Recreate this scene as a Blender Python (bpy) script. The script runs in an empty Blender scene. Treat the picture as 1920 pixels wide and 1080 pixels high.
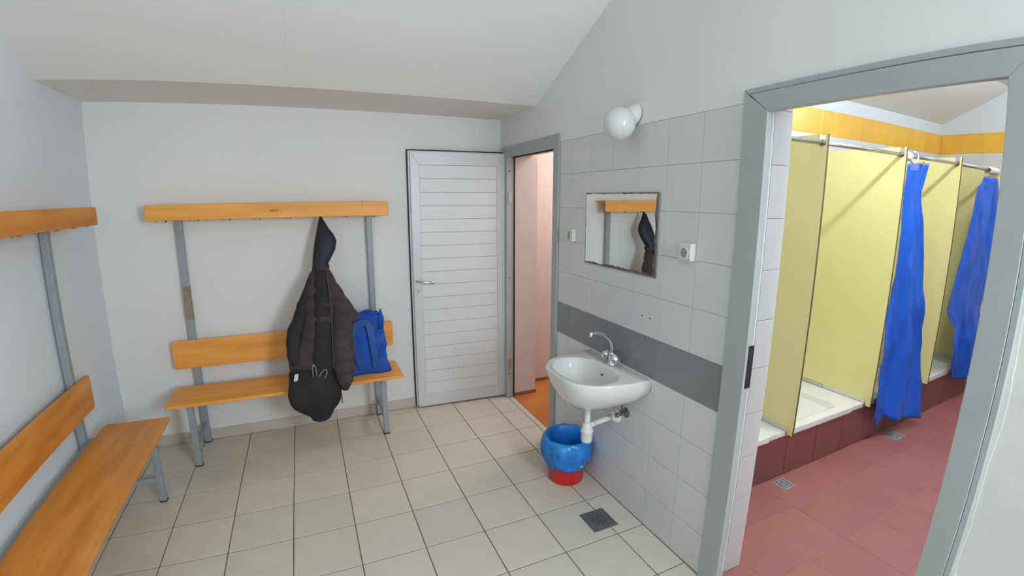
import bpy, bmesh, math, random
from mathutils import Vector, Matrix, noise
R = random.Random(7)
S = bpy.context.scene
C = S.collection
PI = math.pi

# ------------------------------------------------------------------ camera
cam = bpy.data.cameras.new('camera'); camo = bpy.data.objects.new('camera', cam); C.objects.link(camo)
S.camera = camo
YAW, PITCH, ROLL = 0.42331, -0.188635, 0.002142
fwd = Vector((math.sin(YAW)*math.cos(PITCH), math.cos(YAW)*math.cos(PITCH), math.sin(PITCH)))
rt = Vector((math.cos(YAW), -math.sin(YAW), 0)); up = rt.cross(fwd)
r2 = rt*math.cos(ROLL)+up*math.sin(ROLL); u2 = -rt*math.sin(ROLL)+up*math.cos(ROLL)
camo.matrix_world = Matrix(((r2.x, u2.x, -fwd.x, -1.47236), (r2.y, u2.y, -fwd.y, -0.27333), (r2.z, u2.z, -fwd.z, 1.64404), (0, 0, 0, 1)))
cam.sensor_fit = 'HORIZONTAL'; cam.sensor_width = 36; cam.sensor_height = 20.25
cam.clip_start = 0.02; cam.clip_end = 100
cam.lens = 16.23
# the phone's wide lens has barrel distortion: a real lens model (radius on the sensor -> angle)
cam.type = 'PANO'
cam.panorama_type = 'FISHEYE_LENS_POLYNOMIAL'
cam.fisheye_fov = 2.6
cam.fisheye_polynomial_k0 = 0.0
cam.fisheye_polynomial_k1 = -0.06160179307455125
cam.fisheye_polynomial_k2 = -1.648795171301524e-05
cam.fisheye_polynomial_k3 = 6.898224319705985e-05
cam.fisheye_polynomial_k4 = -1.8069886760900318e-06

# ------------------------------------------------------------------ light and exposure
S.view_settings.view_transform = 'Standard'; S.view_settings.look = 'None'
S.view_settings.gamma = 1.0; S.view_settings.use_curve_mapping = False
S.view_settings.exposure = -0.17
S.cycles.max_bounces = 10; S.cycles.diffuse_bounces = 6; S.cycles.glossy_bounces = 4
S.cycles.use_denoising = True
S.cycles.sample_clamp_indirect = 6
w = bpy.data.worlds.new('sky'); S.world = w; w.use_nodes = True
w.node_tree.nodes['Background'].inputs[0].default_value = (0.72, 0.82, 1.0, 1)
w.node_tree.nodes['Background'].inputs[1].default_value = 1.5

def area(name, loc, aim, sx, sy, power, color, spread=PI):
    l = bpy.data.lights.new(name, 'AREA'); l.shape = 'RECTANGLE'; l.size = sx; l.size_y = sy
    l.energy = power; l.color = color; l.spread = spread
    o = bpy.data.objects.new(name, l); C.objects.link(o); o.location = loc
    o.rotation_euler = (Vector(aim)-Vector(loc)).to_track_quat('-Z', 'Y').to_euler()
    return o
# daylight entering through the window behind the photographer
area('window_daylight', (-1.75, -3.16, 1.75), (-1.45, 3.0, 1.5), 1.5, 1.15, 11, (0.94, 0.98, 1.0))
# added unseen daylight lamp before the solid right-hand wall, brightens the left wall
area('added_side_light', (-.05, -1.05, 1.75), (-2.5, 1.1, 1.0), 1.1, 1.1, 130, (0.86, 0.945, 1.0))
# added unseen fill light under the closed ceiling of the changing room
area('added_roof_fill', (-1.5, -1.2, 2.84), (-1.5, -.9, 0.0), 1.1, 0.9, 2.5, (0.92, 0.97, 1.0))

# ------------------------------------------------------------------ materials
def mat(name, col, rough=0.5, metal=0.0, var=0.0, scale=6.0, bump=0.0, bscale=40.0, stretch=(1, 1, 1), rnd=0.0,
        col2=None, trans=0.0, coat=0.0, spec=0.5, alpha=1.0, detail=4):
    m = bpy.data.materials.new(name); m.use_nodes = True
    nt = m.node_tree; N = nt.nodes; L = nt.links
    b = N['Principled BSDF']
    b.inputs['Roughness'].default_value = rough; b.inputs['Metallic'].default_value = metal
    b.inputs['Coat Weight'].default_value = coat; b.inputs['Specular IOR Level'].default_value = spec
    b.inputs['Transmission Weight'].default_value = trans; b.inputs['Alpha'].default_value = alpha
    tc = N.new('ShaderNodeTexCoord'); mp = N.new('ShaderNodeMapping'); mp.inputs['Scale'].default_value = stretch
    L.new(tc.outputs['Object'], mp.inputs['Vector'])
    no = N.new('ShaderNodeTexNoise'); no.inputs['Scale'].default_value = scale; no.inputs['Detail'].default_value = detail
    L.new(mp.outputs[0], no.inputs['Vector'])
    mx = N.new('ShaderNodeMix'); mx.data_type = 'RGBA'
    c2 = col2 if col2 else tuple(c*(1-var) for c in col)
    mx.inputs[6].default_value = (*col, 1); mx.inputs[7].default_value = (*c2, 1)
    rp = N.new('ShaderNodeMapRange'); rp.inputs[1].default_value = 0.35; rp.inputs[2].default_value = 0.68
    L.new(no.outputs['Fac'], rp.inputs[0]); L.new(rp.outputs[0], mx.inputs[0])
    out = mx.outputs[2]
    if rnd:
        oi = N.new('ShaderNodeObjectInfo'); hs = N.new('ShaderNodeHueSaturation')
        mr = N.new('ShaderNodeMapRange'); mr.inputs[3].default_value = 1-rnd; mr.inputs[4].default_value = 1+rnd
        L.new(oi.outputs['Random'], mr.inputs[0]); L.new(mr.outputs[0], hs.inputs['Value']); L.new(out, hs.inputs['Color'])
        out = hs.outputs[0]
    L.new(out, b.inputs['Base Color'])
    if bump:
        n2 = N.new('ShaderNodeTexNoise'); n2.inputs['Scale'].default_value = bscale; n2.inputs['Detail'].default_value = 3
        L.new(mp.outputs[0], n2.inputs['Vector'])
        bp = N.new('ShaderNodeBump'); bp.inputs['Strength'].default_value = bump; bp.inputs['Distance'].default_value = 0.004
        L.new(n2.outputs['Fac'], bp.inputs['Height']); L.new(bp.outputs[0], b.inputs['Normal'])
    return m
M = dict(
    plaster=mat('white_plaster', (.745, .75, .735), .85, var=.035, scale=1.3, bump=.12, bscale=30),
    plaster_blue=mat('cool_white_plaster', (.70, .745, .785), .85, var=.03, scale=1.1, bump=.12, bscale=30),
    pier=mat('worn_plaster', (.70, .70, .665), .8, var=.13, scale=4, bump=.25, bscale=14),
    ceil=mat('ceiling_plaster', (.77, .775, .76), .9, var=.03, scale=.9, bump=.08, bscale=25),
    grout=mat('grey_grout', (.12, .10, .08), .9, var=.35, scale=5),
    wgrout=mat('pale_wall_grout', (.40, .39, .38), .8, var=.1),
    tile=mat('beige_floor_tile', (.60, .555, .475), .32, var=.06, scale=7, rnd=.03, bump=.04, bscale=60, spec=.5),
    base=mat('beige_skirting_tile', (.55, .50, .45), .4, var=.1, scale=8, rnd=.04),
    wtile=mat('white_wall_tile', (.64, .635, .635), .22, var=.02, scale=4, rnd=.012, bump=.05, bscale=14),
    stile=mat('cool_white_wall_tile', (.69, .71, .735), .22, var=.02, scale=4, rnd=.015, bump=.04, bscale=14),
    gtile=mat('grey_band_tile', (.225, .23, .24), .25, var=.04, scale=4, rnd=.03, bump=.05, bscale=14),
    ytile=mat('yellow_band_tile', (.85, .48, .045), .25, var=.05, scale=5, rnd=.05),
    red=mat('terracotta_floor_tile', (.345, .125, .10), .45, col2=(.33, .11, .122), scale=2.2, rnd=.05, bump=.1, bscale=30, detail=2),
    redg=mat('pale_terracotta_grout', (.42, .19, .155), .9, var=.4, scale=4),
    riser=mat('dark_red_riser_tile', (.20, .066, .064), .3, var=.2, scale=5, rnd=.08),
    riserg=mat('riser_grout', (.40, .24, .22), .9, var=.5, scale=14),
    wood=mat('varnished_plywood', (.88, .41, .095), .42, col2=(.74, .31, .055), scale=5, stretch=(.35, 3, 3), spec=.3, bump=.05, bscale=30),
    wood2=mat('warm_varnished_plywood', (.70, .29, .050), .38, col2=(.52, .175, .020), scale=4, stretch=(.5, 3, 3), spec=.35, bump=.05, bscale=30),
    woodedge=mat('plywood_edge', (.28, .12, .05), .6, var=.3),
    steel=mat('grey_painted_steel', (.30, .335, .36), .4, var=.1, scale=9),
    frame=mat('grey_painted_door_frame', (.37, .395, .39), .42, var=.04, scale=5),
    alu=mat('white_aluminium', (.60, .61, .62), .35, var=.02, metal=0, spec=.6),
    slat=mat('white_slat', (.67, .685, .69), .4, var=.03, scale=3, rnd=.01),
    black=mat('black_rubber', (.012, .012, .014), .6),
    dark=mat('dark_gap', (.02, .02, .02), .9),
    chrome=mat('chrome', (.75, .76, .78), .12, metal=1, var=.05),
    brushed=mat('brushed_aluminium', (.62, .63, .64), .3, metal=1, var=.1, scale=20),
    oldmetal=mat('dull_metal', (.26, .24, .22), .4, metal=.8, var=.4, scale=30),
    ceramic=mat('glazed_ceramic', (.68, .675, .655), .12, var=.02, coat=.3),
    tray=mat('enamelled_tray', (.83, .84, .82), .18, var=.03, scale=3),
    pvc=mat('white_plastic', (.70, .69, .665), .35, var=.04),
    ivory=mat('ivory_plastic', (.64, .63, .59), .4, var=.05),
    opal=mat('opal_glass', (.60, .62, .62), .12, var=.01, coat=.4),
    silver=mat('mirror_silver', (.88, .90, .885), .015, metal=1),
    rust=mat('corroded_silvering', (.10, .045, .035), .5, col2=(.20, .19, .18), scale=28, metal=.3),
    bevelglass=mat('mirror_edge_glass', (.42, .44, .43), .2, var=.3, scale=30, metal=.5),
    yellow=mat('yellow_laminate', (.84, .785, .36), .4, var=.03, scale=2),
    coreedge=mat('dark_laminate_edge', (.10, .08, .03), .6),
    curtain=mat('blue_vinyl_curtain', (.008, .082, .52), .42, col2=(.012, .125, .64), scale=5, bump=.8, bscale=9, spec=.35, stretch=(1, 1, .5)),
    curtain_pale=mat('pale_clear_vinyl', (.10, .20, .58), .4, var=.1),
    coat=mat('dark_brown_nylon', (.062, .044, .045), .7, spec=.25, col2=(.040, .029, .030), scale=8, bump=.35, bscale=26, stretch=(1, 1, .6)),
    coatflap=mat('charcoal_nylon', (.030, .026, .025), .75, spec=.2, var=.25, scale=10, bump=.3, bscale=20),
    navy=mat('navy_lining', (.007, .009, .028), .6, var=.3, scale=9, bump=.2, bscale=30),
    zipper=mat('grey_zipper', (.045, .045, .05), .5),
    piping=mat('silver_piping', (.24, .25, .26), .35),
    tag=mat('white_label', (.6, .6, .6), .6),
    bag=mat('blue_nonwoven_bag', (.006, .085, .44), .6, spec=.3, col2=(.008, .062, .34), scale=6, bump=.5, bscale=9),
    bagstrap=mat('blue_webbing', (.014, .085, .33), .65, var=.15, scale=20),
    binred=mat('red_plastic', (.62, .008, .012), .3, var=.1),
    liner=mat('blue_bin_liner', (.012, .16, .56), .3, col2=(.02, .25, .66), scale=7, bump=.5, bscale=14, trans=.0),
    yellowmark=mat('yellow_print', (.5, .5, .05), .5),
    galv=mat('galvanised_drain', (.20, .205, .20), .45, metal=.55, var=.35, scale=25),
    drainpale=mat('pale_drain_steel', (.42, .47, .47), .5, metal=.3, var=.4, scale=60),
    orange=mat('orange_corridor_floor', (.62, .24, .05), .35, col2=(.45, .15, .035), scale=3),
    pink=mat('pinkish_corridor_wall', (.66, .58, .55), .85, var=.04, scale=2),
    skirt=mat('brown_skirting', (.26, .13, .09), .6),
    tape=mat('beige_tape_residue', (.30, .27, .20), .8, var=.3, scale=20),
    redprint=mat('red_print', (.42, .04, .015), .5),
    lampoff=mat('lamp_diffuser', (.8, .8, .8), .5),
    stain=mat('dark_stain', (.05, .04, .035), .8),
)
def emis(name, col, st):
    m = bpy.data.materials.new(name); m.use_nodes = True
    b = m.node_tree.nodes['Principled BSDF']; b.inputs['Base Color'].default_value = (.8, .8, .8, 1)
    b.inputs['Emission Color'].default_value = (*col, 1); b.inputs['Emission Strength'].default_value = st
    return m

# ------------------------------------------------------------------ mesh helpers
class MB:
    def __init__(s): s.v = []; s.f = []
    def add(s, vs, fs):
        n = len(s.v); s.v += [tuple(v) for v in vs]; s.f += [tuple(i+n for i in f) for f in fs]; return s
    def box(s, x0, x1, y0, y1, z0, z1):
        return s.add([(x0, y0, z0), (x1, y0, z0), (x1, y1, z0), (x0, y1, z0), (x0, y0, z1), (x1, y0, z1), (x1, y1, z1), (x0, y1, z1)],
                     [(3, 2, 1, 0), (4, 5, 6, 7), (0, 1, 5, 4), (1, 2, 6, 5), (2, 3, 7, 6), (3, 0, 4, 7)])
    def prism(s, poly, ax, a, b):
        """poly in the two other axes (cyclic order), extruded along ax from a to b"""
        def p(q, t):
            return {'x': (t, q[0], q[1]), 'y': (q[0], t, q[1]), 'z': (q[0], q[1], t)}[ax]
        n = len(poly)
        return s.add([p(q, a) for q in poly]+[p(q, b) for q in poly],
                     [tuple(range(n))[::-1], tuple(range(n, 2*n))]+[(i, (i+1) % n, n+(i+1) % n, n+i) for i in range(n)])
    def loft(s, rings, cap=True, close=True):
        n = len(rings[0]); vs = [v for r in rings for v in r]; fs = []
        for j in range(len(rings)-1):
            for i in range(n if close else n-1):
                k = (i+1) % n
                fs.append((j*n+i, j*n+k, (j+1)*n+k, (j+1)*n+i))
        if cap: fs += [tuple(range(n))[::-1], tuple(range((len(rings)-1)*n, len(rings)*n))]
        return s.add(vs, fs)
    def tube(s, path, r, n=12, cap=True):
        path = [Vector(p) for p in path]; rs = r if isinstance(r, (list, tuple)) else [r]*len(path)
        rings = []; prev = None
        for i, p in enumerate(path):
            t = (path[min(i+1, len(path)-1)]-path[max(i-1, 0)]).normalized()
            if prev is None:
                a = Vector((0, 0, 1)) if abs(t.z) < .9 else Vector((1, 0, 0))
                u = t.cross(a).normalized()
            else:
                u = (prev-t*prev.dot(t)).normalized()
            prev = u; q = t.cross(u)
            rings.append([p+(u*math.cos(2*PI*k/n)+q*math.sin(2*PI*k/n))*rs[i] for k in range(n)])
        return s.loft(rings, cap)
    def lathe(s, prof, c=(0, 0, 0), axis=(0, 0, 1), n=24, cap=True):
        """prof: (radius, height along axis)"""
        a = Vector(axis).normalized(); h = Vector((0, 0, 1)) if abs(a.z) < .9 else Vector((1, 0, 0))
        u = a.cross(h).normalized(); q = a.cross(u); c = Vector(c)
        return s.loft([[c+a*z+(u*math.cos(2*PI*k/n)+q*math.sin(2*PI*k/n))*r for k in range(n)] for r, z in prof], cap)
def rrect(x0, x1, y0, y1, r, n=4):
    o = []
    for cx, cy, a in ((x1-r, y1-r, 0), (x0+r, y1-r, PI/2), (x0+r, y0+r, PI), (x1-r, y0+r, 1.5*PI)):
        o += [(cx+r*math.cos(a+PI/2*i/n), cy+r*math.sin(a+PI/2*i/n)) for i in range(n+1)]
    return o
def mesh(mb, name, m, smooth=False, off=(0, 0, 0)):
    me = bpy.data.meshes.new(name)
    me.from_pydata([(v[0]-off[0], v[1]-off[1], v[2]-off[2]) for v in mb.v], [], mb.f)
    bm = bmesh.new(); bm.from_mesh(me); bmesh.ops.recalc_face_normals(bm, faces=bm.faces); bm.to_mesh(me); bm.free()
    me.materials.append(M[m] if isinstance(m, str) else m)
    if smooth: me.polygons.foreach_set('use_smooth', [True]*len(me.polygons))
    return me
def obj(name, mb, m, parent=None, bevel=0, smooth=False, sub=0, off=(0, 0, 0), seg=2, solid=0):
    o = bpy.data.objects.new(name, mb if isinstance(mb, bpy.types.Mesh) else mesh(mb, name, m, smooth or sub > 0, off))
    C.objects.link(o)
    if parent is not None: o.parent = parent
    if solid:
        d = o.modifiers.new('thickness', 'SOLIDIFY'); d.thickness = solid; d.offset = 0
    if bevel:
        d = o.modifiers.new('bevel', 'BEVEL'); d.width = bevel; d.segments = seg; d.limit_method = 'ANGLE'; d.angle_limit = .7
    if sub:
        d = o.modifiers.new('sub', 'SUBSURF'); d.levels = sub; d.render_levels = sub
    return o
class Thing:
    def __init__(s, name, label, cat, loc, group=None, rotz=0):
        s.o = bpy.data.objects.new(name, None); C.objects.link(s.o); s.o.location = loc; s.o.rotation_euler = (0, 0, rotz)
        s.o.empty_display_size = .05
        s.o['label'] = label; s.o['category'] = cat; s.loc = loc
        if group: s.o['group'] = group
        s.local = False
    def part(s, name, mb, m, parent=None, label=None, **k):
        o = obj(name, mb, m, parent if parent is not None else s.o, off=(0, 0, 0) if s.local else s.loc, **k)
        if label: o['label'] = label
        return o
def struct(name, mb, m, parent=None, **k):
    o = obj(name, mb, m, parent, **k)
    if parent is None: o['kind'] = 'structure'
    return o
def tiles(parent, rects, ax, a, b, m, name='tile', gap=.0015, bevel=.0012):
    """rects (u0,u1,v0,v1) on plane normal to ax between a and b; equal pieces share mesh data"""
    cache = {}
    for (u0, u1, v0, v1) in rects:
        key = (round(u1-u0, 4), round(v1-v0, 4)); cu, cv = (u0+u1)/2, (v0+v1)/2
        if key not in cache:
            hu, hv = (u1-u0)/2-gap, (v1-v0)/2-gap
            # outer face a, edges slightly rounded towards it
            e = bevel; d = b-a; sg = 1 if d > 0 else -1
            P = [(-hu+e, -hv+e), (hu-e, -hv+e), (hu-e, hv-e), (-hu+e, hv-e)]
            Q = [(-hu, -hv), (hu, -hv), (hu, hv), (-hu, hv)]
            def p(q, t): return {'x': (t, q[0], q[1]), 'y': (q[0], t, q[1]), 'z': (q[0], q[1], t)}[ax]
            mb = MB().loft([[p(q, 0) for q in P], [p(q, sg*e) for q in Q], [p(q, d) for q in Q]])
            cache[key] = mesh(mb, name, m)
        o = bpy.data.objects.new(name, cache[key]); C.objects.link(o); o.parent = parent
        o.location = {'x': (a, cu, cv), 'y': (cu, a, cv), 'z': (cu, cv, a)}[ax]

# ------------------------------------------------------------------ structure
XL, YB, YN = -2.738, 3.2215, -3.2
RS = .468                                # roof slope
def roof(y): return 3.49-RS*y
YS = (3.49-2.268)/RS                     # slope meets low ceiling
YF = (3.49-2.86)/RS                      # slope meets high ceiling
struct('wall_back', MB().box(XL-.2, .0, YB, YB+.2, 0, 3), 'plaster')
struct('wall_left', MB().box(XL-.2, XL, YN-.2, YB, 0, 3.2), 'plaster_blue')
# near wall with the window opening behind the photographer
nw = MB()
for b in ((XL, -2.35, 0, 3.2), (-.55, 0, 0, 3.2), (-2.35, -.55, 0, 1.15), (-2.35, -.55, 2.35, 3.2)): nw.box(b[0], b[1], YN-.2, YN, b[2], b[3])
struct('wall_near', nw, 'plaster')
wf = MB()
for b in ((-2.35, -2.29, 1.15, 2.35), (-.61, -.55, 1.15, 2.35), (-2.29, -.61, 1.15, 1.21), (-2.29, -.61, 2.29, 2.35), (-1.48, -1.42, 1.21, 2.29)): wf.box(b[0], b[1], YN-.12, YN-.06, b[2], b[3])
struct('window_1', wf, 'alu')
w2 = MB()
for b in ((-1.64, -1.60, 1.16, 2.34), (-.50, -.46, 1.16, 2.34), (-1.60, -.50, 1.16, 1.20), (-1.60, -.50, 2.30, 2.34)): w2.box(-.03, 0, b[0], b[1], b[2], b[3])
struct('added_window_frame', w2, 'alu')  # frame added on the solid wall around the added side light
rw = MB()      # wall between the rooms, with both openings; plaster face at x=0 above the tiles
rw.box(0, .215, .125, .90, 2.022, 3.2)
rw.box(.006, .215, .906, 2.33, 0, 2.0); rw.box(0, .215, .90, 2.33, 2.0, 3.2)
rw.box(0, .215, 2.33, 3.09, 1.99, 3.2); rw.box(0, .26, 3.09, YB+.02, 0, 3.2)
wr = struct('wall_right', rw, 'plaster')
obj('worn_plaster', MB().box(0, .215, YN-.2, .125, 0, 3.2), 'pier', wr)
obj('plaster_patch', MB().prism([(.072+.010*noise.noise(Vector((.3, 1.7, i*.21)))+.004*noise.noise(Vector((.3, 5, i*.9))), 2.03*i/60) for i in range(61)]+[(.090, 2.03), (.090, 0)], 'x', -.0018, 0), 'pier', wr)
struct('wall_right_grout', MB().box(.0022, .0065, .905, 2.33, 0, 1.999), 'wgrout', wr)
rects = []; grects = []
ys = [.937]+[1.1325+.2*(k-1) for k in range(1, 7)]+[2.272]     # columns, joints every 20 cm
ys = [.937, 1.1325, 1.3325, 1.5325, 1.7325, 1.9325, 2.1325, 2.272]
for i in range(7):
    for r in range(10):
        (grects if r == 4 else rects).append((ys[i], ys[i+1], .2*r, .2*r+.2))
tiles(wr, rects, 'x', 0.0, .006, 'wtile', gap=.0010, bevel=.0010)
tiles(wr, grects, 'x', 0.0, .006, 'gtile', name='grey_tile', gap=.0010, bevel=.0010)
# reveal of the shower doorway
struct('reveal_grout', MB().box(.02, .2145, .9015, .9065, 0, 2.02), 'wgrout', wr)
tiles(wr, [(.03, .217, max(0, .185+.2*(r-1)), min(2.02, .185+.2*r)) for r in range(11)], 'y', .895, .901, 'wtile', name='reveal_tile', gap=.001)
struct('ceiling', MB().prism([(YB+.2, 2.268), (YS, 2.268), (YF, 2.86), (YN-.2, 2.86), (YN-.2, 3.1), (YF, 3.1), (YB+.2, 2.6)], 'x', XL-.2, 0), 'ceil')
obj('ceiling_crack', MB().prism([(YS-.02, roof(YS-.02)-.0006), (YF+.3, roof(YF+.3)-.0006), (YF+.3, roof(YF+.3)+.001), (YS-.02, roof(YS-.02)+.001)], 'x', -1.527, -1.5245), mat('plaster_seam', (.69, .70, .685), .9), bpy.data.objects['ceiling'])
# floor: grout bed and each tile
FX = [-.1632-.3017*k for k in range(9)]; FX = [0-.0]+FX+[XL]
FY = [YB]+[1.3274+.3008*k for k in range(6, -15, -1)]
fl = struct('floor', MB().box(XL-.2, .05, YN-.2, YB+.1, -.1, -.0018), 'grout')
rc = []
for i in range(len(FX)-1):
    for j in range(len(FY)-1):
        rc.append((FX[i+1], FX[i], FY[j+1], FY[j]))
tiles(fl, rc, 'z', 0, -.006, 'tile', gap=.0023)
tiles(fl, [(0.0, .05, max(2.345, FY[j+1]), min(3.07, FY[j])) for j in range(len(FY)-1) if FY[j+1] < 3.07 and FY[j] > 2.345], 'z', 0, -.006, 'tile', gap=.0023)
# skirting tiles
bb = struct('baseboard_back', MB().box(XL, -.02, YB-.004, YB, 0, .076), 'plaster')
bx = [XL]+[-.1632-.3017*k for k in range(8, -1, -1)]+[-.02]
tiles(bb, [(bx[i], bx[i+1], 0, .08) for i in range(len(bx)-1)], 'y', YB-.010, YB-.003, 'base', name='skirting_tile', gap=.0018)
bl = struct('baseboard_left', MB().box(XL, XL+.004, YN, YB-.01, 0, .076), 'plaster')
tiles(bl, [(max(FY[j+1], YN), min(FY[j], YB-.012), 0, .08) for j in range(len(FY)-1) if FY[j] > YN], 'x', XL+.010, XL+.003, 'base', name='skirting_tile', gap=.0018)

# --- shower room shell
XE, YSH = 4.52, 2.09
sb = struct('wall_shower_back', MB().box(.215, XE+.2, YSH+.006, YSH+.16, 0, 3.2), 'plaster_blue')
ys2 = []; yb2 = []
k = 0
xj = [XE-.2*i for i in range(0, 22)]; xj.append(.215)
for i in range(len(xj)-1):
    yb2.append((xj[i+1], xj[i], 2.2, 2.4)); ys2.append((xj[i+1], xj[i], 2.0, 2.2))
struct('shower_wall_grout', MB().box(.215, XE, YSH+.0015, YSH+.0065, .28, 2.399), 'wgrout', sb)
tiles(sb, yb2, 'y', YSH, YSH+.006, 'ytile', name='yellow_tile', gap=.0015)
tiles(sb, ys2, 'y', YSH, YSH+.006, 'stile', name='white_tile', gap=.001)
se = struct('wall_shower_end', MB().box(XE+.006, XE+.2, YN, YSH+.1, 0, 3.2), 'plaster_blue')
yj = [YSH-.2*i for i in range(0, 14)]
struct('end_wall_grout', MB().box(XE+.0015, XE+.0065, -.6, YSH, .0, 2.399), 'wgrout', se)
tiles(se, [(yj[i+1], yj[i], 2.2, 2.4) for i in range(13)], 'x', XE, XE+.006, 'ytile', name='yellow_tile', gap=.0015)
tiles(se, [(yj[i+1], yj[i], .2*r, .2*r+.2) for i in range(13) for r in range(2, 11)], 'x', XE, XE+.006, 'stile', name='white_tile', gap=.001)
struct('wall_shower_near', MB().box(.215, XE+.2, -1.3, -1.1, 0, 3.2), 'plaster_blue')
YF2 = 1.47
struct('ceiling_shower', MB().prism([(YSH+.2, roof(YSH+.2)), (YF2, roof(YF2)), (YF2-.0, roof(YF2)), (-1.3, roof(YF2)), (-1.3, 3.3), (YF2, 3.3), (YSH+.2, 3.0)], 'x', .215, XE+.2), 'ceil')
fs = struct('floor_shower', MB().box(0.0, XE+.1, -1.2, 1.35, -.1, -.0015), 'redg')
gx = [.543+.2975*k for k in range(-1, 15)]
gy = [1.29]+[1.05-.2965*k for k in range(0, 8)]
D1, D2 = (.94, 1.04, 1.175, 1.265), (2.20, 2.335, 1.157, 1.25)
rc = [(gx[i], gx[i+1], gy[j+1], gy[j]) for i in range(len(gx)-1) for j in range(len(gy)-1) if gx[i] > .2 or gy[j] > 5]
rc += [(.0, gx[0], max(gy[j+1], .13), min(gy[j], .895)) for j in range(len(gy)-1) if gy[j] > .13 and gy[j+1] < .895]
rc = [r for r in rc if r[1]-r[0] > .02]
tiles(fs, rc, 'z', 0, -.006, 'red', gap=.0022)
# raised platform under the trays with its riser tiles
pf = struct('shower_platform', MB().box(.215, XE, 1.2965, YSH, 0, .272), 'riserg')
rx = [.215]+[1.068+.3*k for k in range(-2, 12)]+[XE]
tiles(pf, [(rx[i], rx[i+1], 0, .272) for i in range(len(rx)-1)], 'y', 1.29, 1.296, 'riser', name='riser_tile', gap=.0022)

# --- corridor behind the entrance door
struct('floor_corridor', MB().box(.052, 2.2, 2.25, 3.6, -.1, 0), 'orange')
cw = MB().box(.26, 2.3, 3.30, 3.45, 0, 2.6).box(2.1, 2.3, 2.25, 3.3, 0, 2.6)
struct('wall_corridor', cw, 'pink')
struct('wall_corridor_near', MB().box(.215, 2.3, 2.255, 2.30, 0, 2.6), 'pink')
struct('ceiling_corridor', MB().box(.215, 2.3, 2.26, 3.45, 2.5, 2.6), 'ceil')
struct('wall_corridor_reveal', MB().box(.055, .2615, 3.083, 3.31, 0, 1.99), 'pink')
struct('baseboard_corridor', MB().box(.262, 2.1, 3.29, 3.30, 0, .03).box(.06, .268, 3.075, 3.083, 0, .03), 'skirt')
area('corridor_lamp', (1.1, 2.75, 2.46), (1.1, 2.75, 0), .9, .5, 25, (1.0, .89, .83))
# shower room tube lamps (one beside the doorway, the other an added fill)
def tube_lamp(x, y, label, e, h):
    z = roof(YF2)
    t = Thing('ceiling_lamp', label, 'lamp', (x, y, z))
    t.part('housing', MB().box(x-h-.04, x+h+.04, y-.05, y+.05, z-.045, z), 'pvc', bevel=.004)
    t.part('tube', MB().tube([(x-h, y, z-.085), (x+h, y, z-.085)], .036, 16), emis('glowing_tube', (.88, .95, 1.0), e*.39), smooth=True)
tube_lamp(1.46, .60, 'short tube lamp on the shower ceiling just beyond the doorway', 520, .34)
tube_lamp(3.6, .60, 'added fill tube lamp on the shower ceiling near the end wall', 85, .6)  # unseen fill lamp added to brighten the far end of the showers

# ------------------------------------------------------------------ door frames (grey steel)
f2 = struct('trim_1', MB().prism([(.836, 0), (.937, 0), (.937, 2.044), (.836, 1.957)], 'x', -.012, .022), 'frame', bevel=.0015)   # frame of the shower doorway
def fp(name, poly, par, x0=-.012, x1=.022, m='frame'):
    return obj(name, MB().prism(poly, 'x', x0, x1), m, par, bevel=.0015)
fp('frame_jamb', [(.162, 0), (.0975, 0), (.0975, 2.024), (.162, 1.957)], f2)
fp('frame_head', [(.836, 1.957), (.937, 2.044), (.925, 2.044), (.917, 2.026), (.0975, 2.024), (.162, 1.957)], f2)
fp('frame_lip', [(.917, 2.0275), (.9375, 2.046), (.081, 2.046), (.0965, 2.0275)], f2, -.008, .004)
fp('frame_lip', [(.081, 0), (.081, 2.046), (.0965, 2.027), (.0965, 0)], f2, -.008, .004)
obj('gasket', MB().box(.022, .030, .837, .845, 0, 1.957), 'alu', f2)
obj('gasket', MB().box(.030, .036, .840, .899, 0, 1.957), 'black', f2)
obj('strike_plate', MB().box(.0, .030, .8345, .8362, .945, 1.115), 'black', f2)
f1 = struct('trim_2', MB().prism([(2.342, 0), (2.277, 0), (2.277, 2.05), (2.342, 1.972)], 'x', -.012, .022), 'frame', bevel=.0015)   # frame of the entrance doorway
fp('frame_jamb', [(3.072, 0), (3.15, 0), (3.15, 2.05), (3.072, 1.972)], f1)
fp('frame_head', [(2.342, 1.972), (2.277, 2.05), (3.15, 2.05), (3.072, 1.972)], f1)
obj('frame_stop', MB().box(.022, .058, 3.0745, 3.088, 0, 1.99).box(.022, .058, 2.325, 2.340, 0, 1.99).box(.022, .058, 2.340, 3.0745, 1.975, 1.99), 'frame', f1)
obj('rubber_seal', MB().box(.048, .060, 3.0705, 3.0745, 0, 1.975).box(.040, .060, 2.340, 3.0745, 1.966, 1.975).box(.0, .004, 2.341, 2.3425, .7, .9), 'black', f1)
for z in (1.866, 1.026, .213):
    obj('screw_hole', MB().lathe([(.006, 0), (.006, .002)], (.012, 3.0705, z), (0, 1, 0), 10), 'black', f1)
obj('wall_holes', MB(), 'dark', wr)
for y in (1.448, 1.391):
    obj('drill_hole', MB().lathe([(.0042, 0), (.0042, .002)], (-.0008, y, 1.093), (1, 0, 0), 10), 'stain', wr)
    obj('drill_hole', MB().lathe([(.0025, 0), (.0025, .002)], (-.0008, y+.02, .985), (1, 0, 0), 10), 'stain', wr)
bpy.data.objects.remove(bpy.data.objects['wall_holes'])

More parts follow.
